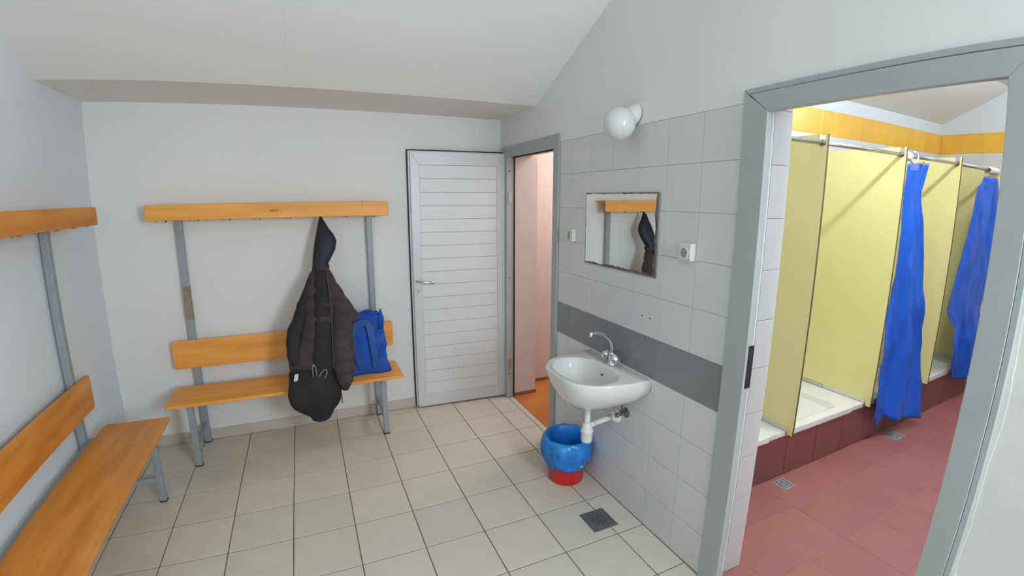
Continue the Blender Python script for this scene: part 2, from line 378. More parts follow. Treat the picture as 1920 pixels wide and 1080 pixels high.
# ------------------------------------------------------------------ entrance door leaf
D = Thing('door', 'white aluminium door leaf of horizontal slats standing open against the back wall', 'door', (-.006, 3.118, 0.012))
D.o.rotation_euler = (0, 0, math.atan2(-.047, .73)); D.local = True
W, H = .735, 1.985       # local x runs from -W (free edge) to 0 (hinge edge); y = depth (front face at 0)
a_, b_ = .066, .095      # frame widths
P0 = [(-W, 0), (-W, H), (0, H), (0, 0)]; P1 = [(-W+a_, b_), (-W+a_, H-b_), (-a_, H-b_), (-a_, b_)]
for i, nm in ((0, 'stile'), (1, 'rail'), (2, 'stile'), (3, 'rail')):
    j = (i+1) % 4
    D.part(nm, MB().prism([P0[i], P0[j], P1[j], P1[i]], 'y', 0, .04), 'alu', bevel=.002)
D.part('rebate', MB().box(-W-.012, -.002, .024, .044, 0.0, H+.007), 'alu', bevel=.002)
D.part('seal_and_gap_shade', MB().box(-W-.021, .012, .044, .056, -.004, H+.018).box(-.002, .010, .018, .044, 0, H+.004), 'black', label='black rubber edge seal and painted shade in the hinge gap')  # the black at the hinge edge stands in for shade behind the leaf
ns = 18; sh = (H-2*b_)/ns
sl = mesh(MB().loft([[(-W+a_+.001, y, z) for y, z in ((.006, .0008), (.004, .003), (.004, sh-.003), (.006, sh-.0008), (.02, sh-.0012), (.02, .0012))],
                     [(-a_-.001, y, z) for y, z in ((.006, .0008), (.004, .003), (.004, sh-.003), (.006, sh-.0008), (.02, sh-.0012), (.02, .0012))]]), 'slat', 'slat')
for i in range(ns):
    o = bpy.data.objects.new('slat', sl); C.objects.link(o); o.parent = D.o; o.location = (0, 0, b_+sh*i)
hx = -W+.030
hd = D.part('handle', MB().tube([(hx, .0, 1.03), (hx, -.045, 1.03), (hx+.012, -.058, 1.029), (hx+.05, -.060, 1.024), (hx+.098, -.060, 1.018), (hx+.113, -.054, 1.016), (hx+.117, -.043, 1.016)], .009, 12), 'brushed', smooth=True, label='brushed metal lever handle')
D.part('rosette', MB().lathe([(.016, 0), (.016, -.006), (.012, -.008)], (hx, 0, 1.03), (0, 1, 0), 20), 'brushed', parent=hd)
kh = D.part('keyhole_plate', MB().lathe([(.0095, -.003), (.0095, .001)], (hx+.003, 0, .952), (0, 1, 0), 16).box(hx-.001, hx+.007, -.003, .001, .925, .948), 'chrome')
D.part('lock_case', MB().box(-W-.014, -W-.010, .026, .044, 1.05, 1.085), 'oldmetal')
for z in (1.655, .30):
    h = D.part('hinge', MB().tube([(.012, -.004, z-.035), (.012, -.004, z+.035)], .008, 12).box(-.012, .010, -.005, -.001, z+.038, z+.095), 'brushed', smooth=False)
    obj('hinge_plate', MB().box(.004, .030, 3.067, 3.070, z-.03, z+.045), 'brushed', f1)

# ------------------------------------------------------------------ benches
def bench(label, loc, rotz, u0, wood, full, tape=False, logos=(), marks=False):
    """local frame: x = along the wall (u), y = out of the wall (v), z up; the seat runs from u0 to u0+1.455"""
    t = Thing('bench', label, 'bench', loc, rotz=rotz, group='changing room benches with coat rails')
    t.local = True
    L = 1.455
    def board(name, x0, x1, y, th, z0, z1, r=.018):
        return t.part(name, MB().prism(rrect(x0, x1, z0, z1, r), 'y', y-th, y), wood, bevel=.003, smooth=False)
    t.part('seat', MB().prism(rrect(0, L, .098, .436, .018), 'z', .430, .450), wood, bevel=.003)
    board('backrest', 0, L, .073, .018, .562, .752)
    rl = board('coat_rail', u0, u0+1.475, .170, .018, 1.540, 1.638, .010)
    t.part('rail_top', MB().box(u0, u0+1.475, .018, .152, 1.626, 1.638), wood, bevel=.002)
    for (lx, lz, n) in logos:
        cu = bpy.data.curves.new('print', 'FONT'); cu.body = 'eslanrs'; cu.size = .021; cu.shear = .4; cu.extrude = .0002; cu.align_x = 'CENTER'; cu.space_character = .92; cu.offset = .0006
        tmp = bpy.data.objects.new('tmp', cu); C.objects.link(tmp)
        me = bpy.data.meshes.new_from_object(tmp); bpy.data.objects.remove(tmp); me.materials.clear(); me.materials.append(M['redprint'])
        o = bpy.data.objects.new('red_print', me); C.objects.link(o); o.parent = rl
        o.location = (lx, .1704, lz); o.rotation_euler = (PI/2, 0, PI); o['label'] = 'small red printed lettering'
    if marks:
        t.part('dark_crack', MB().box(.185, .1875, .1695, .1703, 1.608, 1.638), 'woodedge', parent=rl)
    for u in (.13, 1.33):
        p = t.part('post', MB().box(u-.02, u+.02, .014, .050, 0, 1.628), 'steel', bevel=.003)
        if tape and u > 1: t.part('tape', MB().box(u-.0206, u+.0206, .0134, .0506, .885, 1.11), 'tape', parent=p, label='beige tape residue on the post')
        t.part('leg', MB().loft([[(u-.018, .345, 0), (u+.018, .345, 0), (u+.018, .378, 0), (u-.018, .378, 0)],
                                 [(u-.018, .345, .428), (u+.018, .345, .428), (u+.018, .378, .428), (u-.018, .378, .428)]]), 'steel', bevel=.003)
        t.part('rubber_foot', MB().box(u-.0195, u+.0195, .3435, .3795, 0, .009), 'black')
        t.part('rubber_foot', MB().box(u-.0215, u+.0215, .0125, .0515, 0, .009), 'black')
        t.part('seat_support', MB().box(u-.015, u+.015, .050, .405, .400, .429), 'steel', bevel=.002)
        t.part('stretcher', MB().box(u-.013, u+.013, .050, .346, .125, .155), 'steel', bevel=.002)
        t.part('backrest_bolt', MB().box(u-.015, u+.015, .050, .056, .60, .71), 'steel')
    t.part('seat_bearer', MB().box(.10, 1.36, .052, .082, .395, .425), 'steel', bevel=.002)
    for k in range(full):
        u = u0+.09+k*(1.475-.18)/(full-1)
        t.part('hook', MB().tube([(u, .152, 1.60), (u, .13, 1.585), (u, .105, 1.555), (u, .09, 1.533), (u, .075, 1.530), (u, .062, 1.545), (u, .058, 1.558)], .004, 8), 'oldmetal', smooth=True)
        t.part('screw', MB().lathe([(.005, 0), (.004, -.004)], (u+.03, .161, 1.540), (0, 0, 1), 8), 'oldmetal')
    return t
bench('wooden bench with coat rail along the back wall, jacket and blue bag on it', (-.918, YB, 0), PI, .007, 'wood', 8, True, ((.748, 1.582, 0),), True)
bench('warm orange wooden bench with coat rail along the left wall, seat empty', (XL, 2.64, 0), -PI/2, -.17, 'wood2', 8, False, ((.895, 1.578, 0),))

# ------------------------------------------------------------------ jacket on the rail
def lerp_table(tb, z):
    tb = sorted(tb)
    if z <= tb[0][0]: return tb[0][1:]
    for a, b in zip(tb, tb[1:]):
        if z <= b[0]:
            t = (z-a[0])/(b[0]-a[0]); t = t
            return tuple(p+(q-p)*t for p, q in zip(a[1:], b[1:]))
    return tb[-1][1:]
def cloth_body(tb, z0, z1, nz, na=40, quilt=0.0, seam=.085, folds=.006, seed=0.0, power=.75):
    """tb rows: z, left, right, centre depth y, half thickness"""
    rings = []
    for j in range(nz+1):
        z = z0+(z1-z0)*j/nz
        l, r, yc, th = lerp_table(tb, z)
        ring = []
        for k in range(na):
            a = 2*PI*k/na; c, s_ = math.cos(a), math.sin(a)
            x = (l+r)/2+(r-l)/2*c
            yy = math.copysign(abs(s_)**power, s_)*th
            # quilting: puffy rows with sharp seams that sag in the middle
            zz = (z+.012*math.sin(a)+.02*(x-(l+r)/2))/seam
            q = abs(math.sin(PI*zz))**.5
            nv = noise.noise(Vector((x*7+seed, yy*6, z*3.2)))*folds*2+noise.noise(Vector((x*19+seed, 2, z*7)))*folds
            f = quilt*(q-.6)+nv
            ring.append((x+c*f*.6, yc+yy+s_*f, z))
        rings.append(ring)
    return MB().loft(rings)
J = Thing('jacket', 'dark brown quilted hooded jacket hanging from the back wall coat rail', 'jacket', (-1.39, 2.9, .24))
body = [(.292, -1.52, -1.44, 2.722, .015), (.312, -1.565, -1.40, 2.722, .030), (.340, -1.605, -1.375, 2.722, .042), (.382, -1.643, -1.347, 2.722, .05), (.445, -1.658, -1.335, 2.722, .058),
        (.56, -1.642, -1.315, 2.748, .07), (.656, -1.634, -1.289, 2.785, .078), (.75, -1.636, -1.270, 2.826, .08), (.837, -1.620, -1.240, 2.862, .08), (.914, -1.585, -1.20, 2.892, .078),
        (.998, -1.553, -1.246, 2.924, .072), (1.058, -1.523, -1.282, 2.947, .066), (1.143, -1.487, -1.329, 2.979, .055), (1.19, -1.462, -1.345, 3.0, .048), (1.221, -1.451, -1.349, 3.010, .043)]
J.part('body', cloth_body(body, .292, 1.221, 120, 48, quilt=.017, folds=.008), 'coat', smooth=True)
hood = [(1.17, -1.455, -1.345, 2.995, .040), (1.221, -1.451, -1.349, 3.006, .042), (1.27, -1.446, -1.325, 3.018, .045), (1.321, -1.437, -1.298, 3.031, .045), (1.377, -1.426, -1.286, 3.045, .042), (1.42, -1.416, -1.302, 3.056, .036),
        (1.454, -1.407, -1.328, 3.067, .028), (1.50, -1.397, -1.350, 3.082, .018), (1.533, -1.388, -1.367, 3.094, .009), (1.56, -1.387, -1.372, 3.112, .006)]
J.part('hood', cloth_body(hood, 1.17, 1.56, 60, 36, quilt=0, folds=.005, seed=3), 'navy', smooth=True, label='navy hood')
hl = [(z, l, min(r, (-1.372 if z > 1.42 else -1.385)-(.01 if z < 1.3 else 0)), y-.010, t*.9) for z, l, r, y, t in hood]
J.part('hood_edge', cloth_body(hl, 1.17, 1.52, 50, 30, folds=.004, seed=5), 'coatflap', smooth=True)
J.part('hanging_loop', MB().tube([(-1.382, 3.112, 1.55), (-1.381, 3.125, 1.565), (-1.378, 3.135, 1.556), (-1.376, 3.12, 1.545)], .003, 6), 'black', smooth=True)
rs = [(.470, -1.335, -1.295, 2.672, .030), (.49, -1.350, -1.280, 2.672, .040), (.548, -1.372, -1.252, 2.687, .052), (.61, -1.376, -1.247, 2.710, .056), (.677, -1.374, -1.245, 2.737, .060), (.75, -1.370, -1.247, 2.768, .062),
      (.806, -1.365, -1.246, 2.790, .062), (.85, -1.36, -1.234, 2.808, .062), (.905, -1.358, -1.186, 2.832, .060), (.95, -1.358, -1.215, 2.855, .052), (1.02, -1.36, -1.262, 2.89, .038), (1.09, -1.365, -1.305, 2.93, .02)]
J.part('sleeve', cloth_body(rs, .470, 1.09, 80, 36, quilt=.017, seam=.078, folds=.007, seed=8), 'coat', smooth=True)
J.part('cuff', cloth_body([(.452, -1.335, -1.298, 2.672, .02), (.472, -1.348, -1.285, 2.672, .032), (.495, -1.356, -1.274, 2.674, .040)], .452, .495, 8, 30, folds=.002), 'black', smooth=True)
lsv = [(.64, -1.640, -1.585, 2.735, .02), (.70, -1.646, -1.572, 2.755, .035), (.78, -1.640, -1.552, 2.79, .045), (.85, -1.625, -1.535, 2.82, .048), (.92, -1.592, -1.512, 2.85, .046), (1.0, -1.56, -1.495, 2.885, .042), (1.08, -1.52, -1.465, 2.925, .03), (1.14, -1.49, -1.45, 2.95, .015)]
J.part('sleeve', cloth_body(lsv, .64, 1.14, 60, 30, quilt=.007, seam=.09, folds=.010, seed=12), 'coatflap', smooth=True)
J.part('lining', cloth_body([(.242, -1.50, -1.45, 2.715, .012), (.258, -1.53, -1.425, 2.712, .024), (.299, -1.552, -1.400, 2.712, .034), (.36, -1.57, -1.38, 2.715, .04)], .242, .36, 24, 30, folds=.003, seed=4), 'navy', smooth=True, label='navy lining below the hem')
# zip flap down the front, the strip between the quilted halves
def surf_y(x, z, tb=body):
    l, r, yc, th = lerp_table(tb, z); c = max(-1, min(1, (x-(l+r)/2)/((r-l)/2)))
    return yc-th*(math.sqrt(1-c*c)**.75)
fl_ = MB(); ringsL = []
ft = [(.46, -1.520, -1.385), (.60, -1.505, -1.378), (.70, -1.488, -1.374), (.77, -1.476, -1.370), (.90, -1.462, -1.364), (1.03, -1.458, -1.362), (1.12, -1.450, -1.366), (1.19, -1.44, -1.372)]
for j in range(60):
    z = .46+(1.19-.46)*j/59
    xa, xb = lerp_table(ft, z)
    ringsL.append([(xa, surf_y(xa, z)-.012, z)]+[(xa+(xb-xa)*q, surf_y(xa+(xb-xa)*q, z)-.020-.003*math.sin(z*40+q*3), z) for q in (.2, .4, .6, .8)]+[(xb, surf_y(xb, z)-.014, z), (xb, surf_y(xb, z)+.012, z), (xa, surf_y(xa, z)+.012, z)])
fl_.loft(ringsL)
J.part('front_flap', fl_, 'coatflap', smooth=True)
zp = []
for j in range(50):
    z = .60+(1.17-.60)*j/49; x = lerp_table(ft, z)[1]+.001
    zp.append((x, surf_y(x, z)-.021, z))
J.part('zipper', MB().tube(zp, .0042, 8), 'zipper', smooth=True)
# lower pouch panel, smooth, over the quilting
pouch = [(.297, -1.56, -1.41, 2.710, .035), (.325, -1.590, -1.385, 2.706, .046), (.36, -1.628, -1.36, 2.702, .055), (.40, -1.650, -1.345, 2.70, .060), (.45, -1.662, -1.338, 2.70, .064), (.52, -1.650, -1.350, 2.71, .066), (.58, -1.640, -1.372, 2.725, .060), (.62, -1.60, -1.40, 2.745, .04)]
J.part('hem_panel', cloth_body(pouch, .297, .62, 40, 40, folds=.011, seed=20), 'coatflap', smooth=True)
def loop(cx, cz, w_, h_, tilt, y):
    pts = []
    for k in range(15):
        a = PI*(-.08+1.16*k/14); dx = w_*math.cos(a); dz = h_*math.sin(a)
        pts.append((cx+dx*math.cos(tilt)-dz*math.sin(tilt), y-.002*math.sin(a), cz+dx*math.sin(tilt)+dz*math.cos(tilt)))
    return pts
J.part('pocket_pull', MB().tube(loop(-1.492, .595, .011, .062, .05, 2.640), .0030, 8), 'piping', smooth=True, label='silver piping loop')
J.part('pocket_pull', MB().tube(loop(-1.448, .575, .018, .046, -.5, 2.640), .0030, 8), 'piping', smooth=True, label='silver piping loop')
J.part('label_patch', MB().prism([(q[0]+(q[1]-.585)*.22, q[1]) for q in rrect(-1.613, -1.591, -.022+.585, .022+.585, .006)], 'y', 2.643, 2.648), 'tag', label='small white label patch')
J.part('hem_toggle', MB().lathe([(.006, 0), (.008, .012), (.004, .022)], (-1.342, 2.70, .352), (0, 0, 1), 10), 'piping')
J.part('drawcord', MB().tube([(-1.342, 2.70, .372), (-1.340, 2.70, .40), (-1.345, 2.70, .44)], .0025, 6), 'black')

# ------------------------------------------------------------------ blue bag on the bench
B = Thing('tote_bag', 'bright blue tote bag with webbing handles standing on the back bench', 'bag', (-1.12, 2.97, .452))
br = []
for j in range(33):
    z = .452+.40*j/32; t = j/32
    xl = -1.262+.022*t+.004*math.sin(t*9); xr = -.988-.045*t+.009*math.sin(t*11+1)+.010*math.exp(-((t-.48)/.06)**2)
    y0 = 2.875+.030*t; y1 = 3.06-.065*t
    ring = []
    pr = rrect(xl, xr, y0, y1, .02, 3)
    # resample sides so folds can form
    pts = []
    for k in range(len(pr)):
        a, b = pr[k], pr[(k+1) % len(pr)]; n = 6 if k % 4 == 3 else 1
        pts += [(a[0]+(b[0]-a[0])*i/n, a[1]+(b[1]-a[1])*i/n) for i in range(n)]
    for (x, y) in pts:
        nn = noise.noise(Vector((x*14, y*14, z*9)))*.020+noise.noise(Vector((x*30, y*30, z*22)))*.006
        ring.append((x+nn*.6, y+nn, z))
    br.append(ring)
n = len(br[0])
top = [[((x+1.12)*.98-1.12, 2.968+(y-2.968)*.55, z+.016+.006*math.sin(x*30)) for x, y, z in br[-1]], [((x+1.12)*.94-1.12, 2.968+(y-2.968)*.15, z+.024+.004*math.sin(x*40)) for x, y, z in br[-1]]]
B.part('bag_body', MB().loft(br+top), 'bag', smooth=True)
def strap(pts, w_, name='handle'):
    mb = MB(); rings = []
    P = [Vector(p) for p in pts]
    # smooth interpolation
    Q = []
    for i in range(len(P)-1):
        p0, p1, p2, p3 = P[max(i-1, 0)], P[i], P[i+1], P[min(i+2, len(P)-1)]
        for k in range(8):
            t = k/8; Q.append(.5*((2*p1)+(-p0+p2)*t+(2*p0-5*p1+4*p2-p3)*t*t+(-p0+3*p1-3*p2+p3)*t**3))
    Q.append(P[-1])
    for i, q in enumerate(Q):
        tg = (Q[min(i+1, len(Q)-1)]-Q[max(i-1, 0)]).normalized()
        s_ = tg.cross(Vector((0, 1, 0))).normalized()*w_/2; nrm = Vector((0, .0018, 0))
        rings.append([q-s_-nrm, q+s_-nrm, q+s_+nrm, q-s_+nrm])
    return mb.loft(rings)
B.part('handle', strap([(-1.185, 2.868, .50), (-1.215, 2.852, .62), (-1.238, 2.848, .74), (-1.225, 2.862, .80), (-1.17, 2.872, .825), (-1.125, 2.868, .81), (-1.108, 2.852, .72), (-1.095, 2.850, .60), (-1.088, 2.862, .50)], .042), 'bagstrap')
B.part('handle', strap([(-1.16, 2.992, .80), (-1.15, 3.0, .86), (-1.09, 3.0, .868), (-1.06, 2.99, .80)], .028), 'bagstrap', smooth=True)
B.part('side_gusset', MB().loft([[(-1.060, 2.90, .76), (-1.018, 2.90, .76), (-1.010, 2.99, .76), (-1.05, 2.99, .76)], [(-1.054, 2.905, .84), (-1.012, 2.905, .84), (-1.006, 2.985, .84), (-1.045, 2.985, .84)],
                                 [(-1.035, 2.92, .897), (-1.028, 2.92, .899), (-1.026, 2.96, .893), (-1.030, 2.96, .892)]]), 'bag', smooth=True, label='pointed top corner of the bag')
B.part('drawcord_stop', MB().lathe([(.004, -.006), (.010, -.004), (.010, .004), (.004, .006)], (-1.032, 2.872, .652), (0, 1, 0), 12), 'bag', smooth=True)

B.o.location.y += .02
# ------------------------------------------------------------------ wash basin
K = Thing('wash_basin', 'white ceramic wash basin mounted on the tiled wall', 'sink', (0, 1.60, .60))
YC, ZT = 1.60, .800
def outline(sc, zoff=0, inset=0.0):
    pts = []
    for k in range(56):
        a = PI*(k/55)                        # from +y side at the wall round the front to -y side
        c, s_ = math.cos(a), math.sin(a)
        yy = .262*math.copysign(abs(c)**.62, c)
        xx = .395*(abs(s_)**.62)
        # the plan narrows a little towards the front
        yy *= 1-.10*(xx/.395)**2
        pts.append((xx, yy))
    return pts
base = outline(1)
def bring(sx, sy, z, x0=0.0):
    return [(-(x*sx+x0), YC+y*sy, z) for x, y in base]
rings = []
# underside of the bowl from the drain up to the rim, then over the rim and into the bowl
def oring(fx, fy, z):   # outer rings: x scaled from the wall, back edge stays on wall
    return [(-x*fx-.001, YC+y*fy, z) for x, y in base]
ctr = Vector((-.195, YC))
def cring(t, z, cx=-.195):   # scaled towards the drain axis
    return [(cx+(-x-cx)*t, YC+y*t, z) for x, y in base]
def bodyr(b, f, fy, z): return [(-(b+(x/.395)*(f-b))-.001, YC+y*fy, z) for x, y in base]
outer = [cring(.10, .602), cring(.17, .603), bodyr(.105, .275, .27, .608), bodyr(.06, .305, .45, .622), bodyr(.02, .332, .63, .648), bodyr(.0, .352, .78, .680), bodyr(.0, .370, .90, .714), bodyr(.0, .383, .965, .745), bodyr(.0, .391, .99, .770), bodyr(.0, .395, .998, .784)]
rim = [bodyr(.0, .3955, 1.0, .792), bodyr(.0, .3935, .995, .7985), bodyr(.0, .387, .978, .800)]
def inner(t, z, k=.0):       # bowl opening: rounded, set forward of the tap ledge
    pts = []
    for j in range(56):
        a = PI*(j/55)
        c, s_ = math.cos(a), math.sin(a)
        # full closed ellipse-like curve parametrised so that it matches ring order
        ang = PI*1.5*(1-2*j/55)/1.5
        yy = .208*math.copysign(abs(math.sin(ang))**.8, math.sin(ang)); xx = .135*(math.copysign(abs(math.cos(ang))**.8, math.cos(ang)))
        yy *= 1-.12*max(0, xx)/.135
        pts.append((-(.232+xx*t+k), YC+yy*t, z))
    return pts
inn = [inner(1.03, .7985), inner(.995, .796), inner(.96, .785), inner(.90, .755), inner(.80, .715), inner(.62, .672), inner(.38, .650), inner(.14, .644, -.02)]
# ring order: the outline starts and ends at the wall, closed by the straight back edge
K.part('basin', MB().loft(outer+rim+inn, cap=True), 'ceramic', smooth=True)
K.part('sealant', MB().box(-.010, -.0005, YC-.262, YC+.262, .797, .803).box(-.006, -.0005, YC-.266, YC-.260, .74, .80), 'ivory', bevel=.002)
K.part('overflow_hole', MB().lathe([(.0075, -.002), (.0075, .003)], (-.113, YC+.0, .750), (1, 0, .6), 14), 'black')
K.part('drain', MB().lathe([(.020, .646), (.022, .649), (.014, .650)], (-.195, YC, 0), (0, 0, 1), 18), 'chrome', smooth=True)
# tap
T = K.part('tap', MB().lathe([(.024, .800), (.024, .806), (.020, .812), (.016, .830), (.015, .850), (.018, .858), (.014, .868)], (-.055, YC, 0), (0, 0, 1), 24), 'chrome', smooth=True, label='chrome mixer tap with swan neck')
sp = [(-.055, YC, .845)]
for k in range(13):
    a = PI*.5*k/12
    sp.append((-.055-.125*(1-math.cos(a)), YC, .885+.098*math.sin(a)))
sp += [(-.187, YC, .982)]
K.part('spout', MB().tube(sp, [.011]+[.0092-.0016*k/12 for k in range(13)]+[.0076], 14), 'chrome', parent=T, smooth=True)
K.part('aerator', MB().lathe([(.007, -.014), (.0105, -.012), (.0105, .008), (.007, .012)], (-.190, YC, .977), (-.25, 0, -1), 16), 'chrome', parent=T, smooth=True)
for s_ in (-1, 1):
    c0 = Vector((-.055, YC+s_*.012, .832)); ax = Vector((-.25, s_, .42)).normalized()
    nm = MB().lathe([(.007, 0), (.007, .018)], c0, ax, 12)
    K.part('valve_stem', nm, 'chrome', parent=T, smooth=True)
    kb = MB(); rr = []
    u = ax.cross(Vector((0, 0, 1))).normalized(); q = ax.cross(u)
    for r_, h_ in ((.012, .014), (.023, .018), (.026, .032), (.023, .045), (.012, .051)):
        rr.append([c0+ax*h_+(u*math.cos(2*PI*k/20)+q*math.sin(2*PI*k/20))*r_*(1+.10*math.cos(5*2*PI*k/20)) for k in range(20)])
    K.part('knob', kb.loft(rr), 'chrome', parent=T, smooth=True)
# trap and supply
px, py = -.192, YC
tr = K.part('trap', MB().lathe([(.012, .602), (.030, .602), (.030, .590), (.024, .582), (.0150, .580), (.0150, .50), (.023, .500), (.025, .485), (.030, .462), (.034, .455), (.034, .448), (.0305, .444), (.0305, .402), (.027, .390), (.012, .384)], (px, py, 0), (0, 0, 1), 28), 'pvc', smooth=True, label='white plastic bottle trap')
K.part('waste_pipe', MB().tube([(px+.018, py, .480), (px+.045, py, .484)], .016, 16).tube([(px+.04, py, .484), (-.03, py-.004, .500)], .0145, 16), 'pvc', parent=tr, smooth=True)
K.part('wall_collar', MB().lathe([(.040, -.001), (.040, -.010), (.034, -.024), (.024, -.040), (.015, -.042)], (0, py-.005, .502), (1, 0, 0), 24), 'pvc', parent=tr, smooth=True)
vv = K.part('supply_valve', MB().lathe([(.026, -.001), (.026, -.006), (.012, -.014)], (0, 1.523, .548), (1, 0, 0), 22).tube([(-.005, 1.523, .548), (-.055, 1.523, .545)], .0075, 12).lathe([(.012, -.008), (.013, .0), (.012, .010)], (-.060, 1.523, .545), (1, 0, 0), 8), 'oldmetal', smooth=False, label='dull metal shut-off valve')
K.part('supply_hose', MB().tube([(-.030, 1.523, .552), (-.030, 1.526, .590), (-.036, 1.535, .622), (-.048, 1.555, .640), (-.055, 1.575, .645), (-.055, 1.59, .66)], .0055, 10), 'oldmetal', parent=vv, smooth=True)
K.part('fixing_nut', MB().lathe([(.012, .612), (.014, .598), (.008, .594)], (-.085, 1.59, 0), (0, 0, 1), 8), 'oldmetal')

# ------------------------------------------------------------------ mirror, sockets, wall lamp
Mi = Thing('mirror', 'frameless rectangular mirror with corroded edges on the tiled wall', 'mirror', (0, 1.66, 1.485))
Mi.o.location.x = -.0008; Mi.o.rotation_euler.y = -.0036
my0, my1, mz0, mz1 = 1.362, 1.964, 1.290, 1.686
Mi.part('glass_edge', MB().box(-.005, -.0006, my0, my1, mz0, mz1), 'bevelglass')
def wavy(ins, amp, seed):
    P = []; per = [(my0+ins*1.8, mz0+ins*1.4), (my1-ins*.5, mz0+ins), (my1-ins*.5, mz1-ins*.5), (my0+ins*1.8, mz1-ins*.7)]
    for i in range(4):
        a, b = per[i], per[(i+1) % 4]; n = 26
        for k in range(n):
            t = k/n; y = a[0]+(b[0]-a[0])*t; z = a[1]+(b[1]-a[1])*t
            m = noise.noise(Vector((y*22+seed, z*22, seed)))*amp + max(0, noise.noise(Vector((y*60, z*60, seed+4))))*amp*.7
            if i == 0: P.append((y, z+m))
            elif i == 1: P.append((y-m*.5, z))
            elif i == 2: P.append((y, z-m*.6))
            else: P.append((y+m, z))
    return P
Mi.part('corroded_silvering', MB().prism(wavy(.004, .002, 1), 'x', -.0054, -.005), 'rust', label='brown corroded edge')
Mi.part('mirror_glass', MB().prism(wavy(.0125, .010, 3), 'x', -.0062, -.0054), 'silver')
so = Thing('wall_socket', 'white square wall socket on the tiles right of the mirror', 'socket', (0, 1.168, 1.433))
so.part('housing', MB().box(-.030, 0, 1.136, 1.205, 1.397, 1.471), 'ivory', bevel=.004, seg=3)
so.part('face_ring', MB().lathe([(.020, -.0300), (.020, -.0322), (.0235, -.0322), (.0245, -.0300)], (0, 1.172, 1.432), (1, 0, 0), 28, cap=False), 'ivory', smooth=False)
so.part('socket_well', MB().lathe([(.0195, -.0312), (.0195, -.0298)], (0, 1.172, 1.432), (1, 0, 0), 28), mat('grey_socket_well', (.36, .34, .31), .6))
for s_ in (-1, 1):
    so.part('pin_hole', MB().lathe([(.003, -.0316), (.003, -.030)], (0, 1.172+s_*.0085, 1.432), (1, 0, 0), 10), 'black')
for ez in (1.415, 1.443): so.part('earth_clip', MB().box(-.033, -.030, 1.1695, 1.1745, ez, ez+.006), 'oldmetal')
so.part('screw', MB().lathe([(.0025, -.031), (.0025, -.029)], (0, 1.141, 1.405), (1, 0, 0), 8), 'black')
sw = Thing('light_switch', 'small white rocker light switch on the tiles beside the entrance door', 'switch', (0, 2.10, 1.440))
sw.part('housing', MB().box(-.028, 0, 2.070, 2.142, 1.402, 1.476), 'ivory', bevel=.003, seg=2)
sw.part('rocker_surround', MB().box(-.0292, -.0278, 2.083, 2.129, 1.414, 1.464), 'ivory', bevel=.0005)
sw.part('rocker', MB().prism([(-.0325, 1.418), (-.029, 1.418), (-.029, 1.460), (-.0300, 1.460)], 'y', 2.090, 2.116), mat('grey_rocker', (.33, .31, .29), .5))
la = Thing('wall_lamp', 'round white opal globe wall lamp above the mirror', 'lamp', (0, 1.57, 2.055))
ax = Vector((-.11, -.030, -.057)).normalized()
la.part('holder', MB().loft([[Vector((-.001, 1.567+.052*math.cos(2*PI*k/28), 2.054+.052*math.sin(2*PI*k/28))) for k in range(28)],
                             [Vector((-.012, 1.565+.052*math.cos(2*PI*k/28), 2.052+.052*math.sin(2*PI*k/28))) for k in range(28)],
                             [Vector((-.055, 1.556+.049*math.cos(2*PI*k/28), 2.030+.050*math.sin(2*PI*k/28))) for k in range(28)],
                             [Vector((-.075, 1.550+.044*math.cos(2*PI*k/28), 2.018+.045*math.sin(2*PI*k/28))) for k in range(28)]]), 'pvc', smooth=True)
la.part('base_gasket', MB().loft([[Vector((x, 1.567+.0525*math.cos(2*PI*k/28), 2.053+.0525*math.sin(2*PI*k/28))) for k in range(28)] for x in (-.0005, -.0025)]), 'black')
gp = []
for k in range(19):
    a = PI*k/18; gp.append((max(.0005, .0755*math.sin(a)), -.0755*math.cos(a)))
la.part('globe', MB().lathe(gp, (-.112, 1.540, 1.998), (0, 0, 1), 36), 'opal', smooth=True)

# ------------------------------------------------------------------ waste bin
bi = Thing('waste_bin', 'red plastic waste bin under the basin with a blue liner', 'bin', (-.145, 1.873, 0))
bc = (-.145, 1.873)
bi.part('bin_body', MB().loft([[(bc[0]+r_*math.cos(2*PI*k/40), bc[1]+r_*math.sin(2*PI*k/40), z) for k in range(40)] for r_, z in
        ((.088, .0), (.100, .004), (.104, .012), (.110, .105), (.113, .108), (.124, .268), (.130, .270), (.130, .276), (.122, .276), (.108, .10), (.098, .012), (.002, .010))]), 'binred', smooth=True)
for k in range(48):          # raised ribs of the lattice band
    a = 2*PI*k/48
    mb = MB().tube([(bc[0]+.1115*math.cos(a), bc[1]+.1115*math.sin(a), .103), (bc[0]+.118*math.cos(a), bc[1]+.118*math.sin(a), .18)], .0018, 5)
    bi.part('rib', mb, 'binred')
ln = []
def lr(fr, z, sag, rag):
    out = []
    for k in range(72):
        a = 2*PI*k/72
        nn = noise.noise(Vector((math.cos(a)*2.2, math.sin(a)*2.2, z*9)))
        n3 = noise.noise(Vector((math.cos(a)*5+z*6, math.sin(a)*5, z*14+3)))
        n4 = noise.noise(Vector((math.cos(a)*9, math.sin(a)*9+z*20, z*22+7)))
        r_ = fr+sag*(nn*.9+.45-1.5*abs(n3)+.5*n4)
        x, y = bc[0]+r_*math.cos(a), bc[1]+r_*math.sin(a)
        out.append((min(x, -.004), y, z+rag*(nn*.8+n3*.6)))
    return out
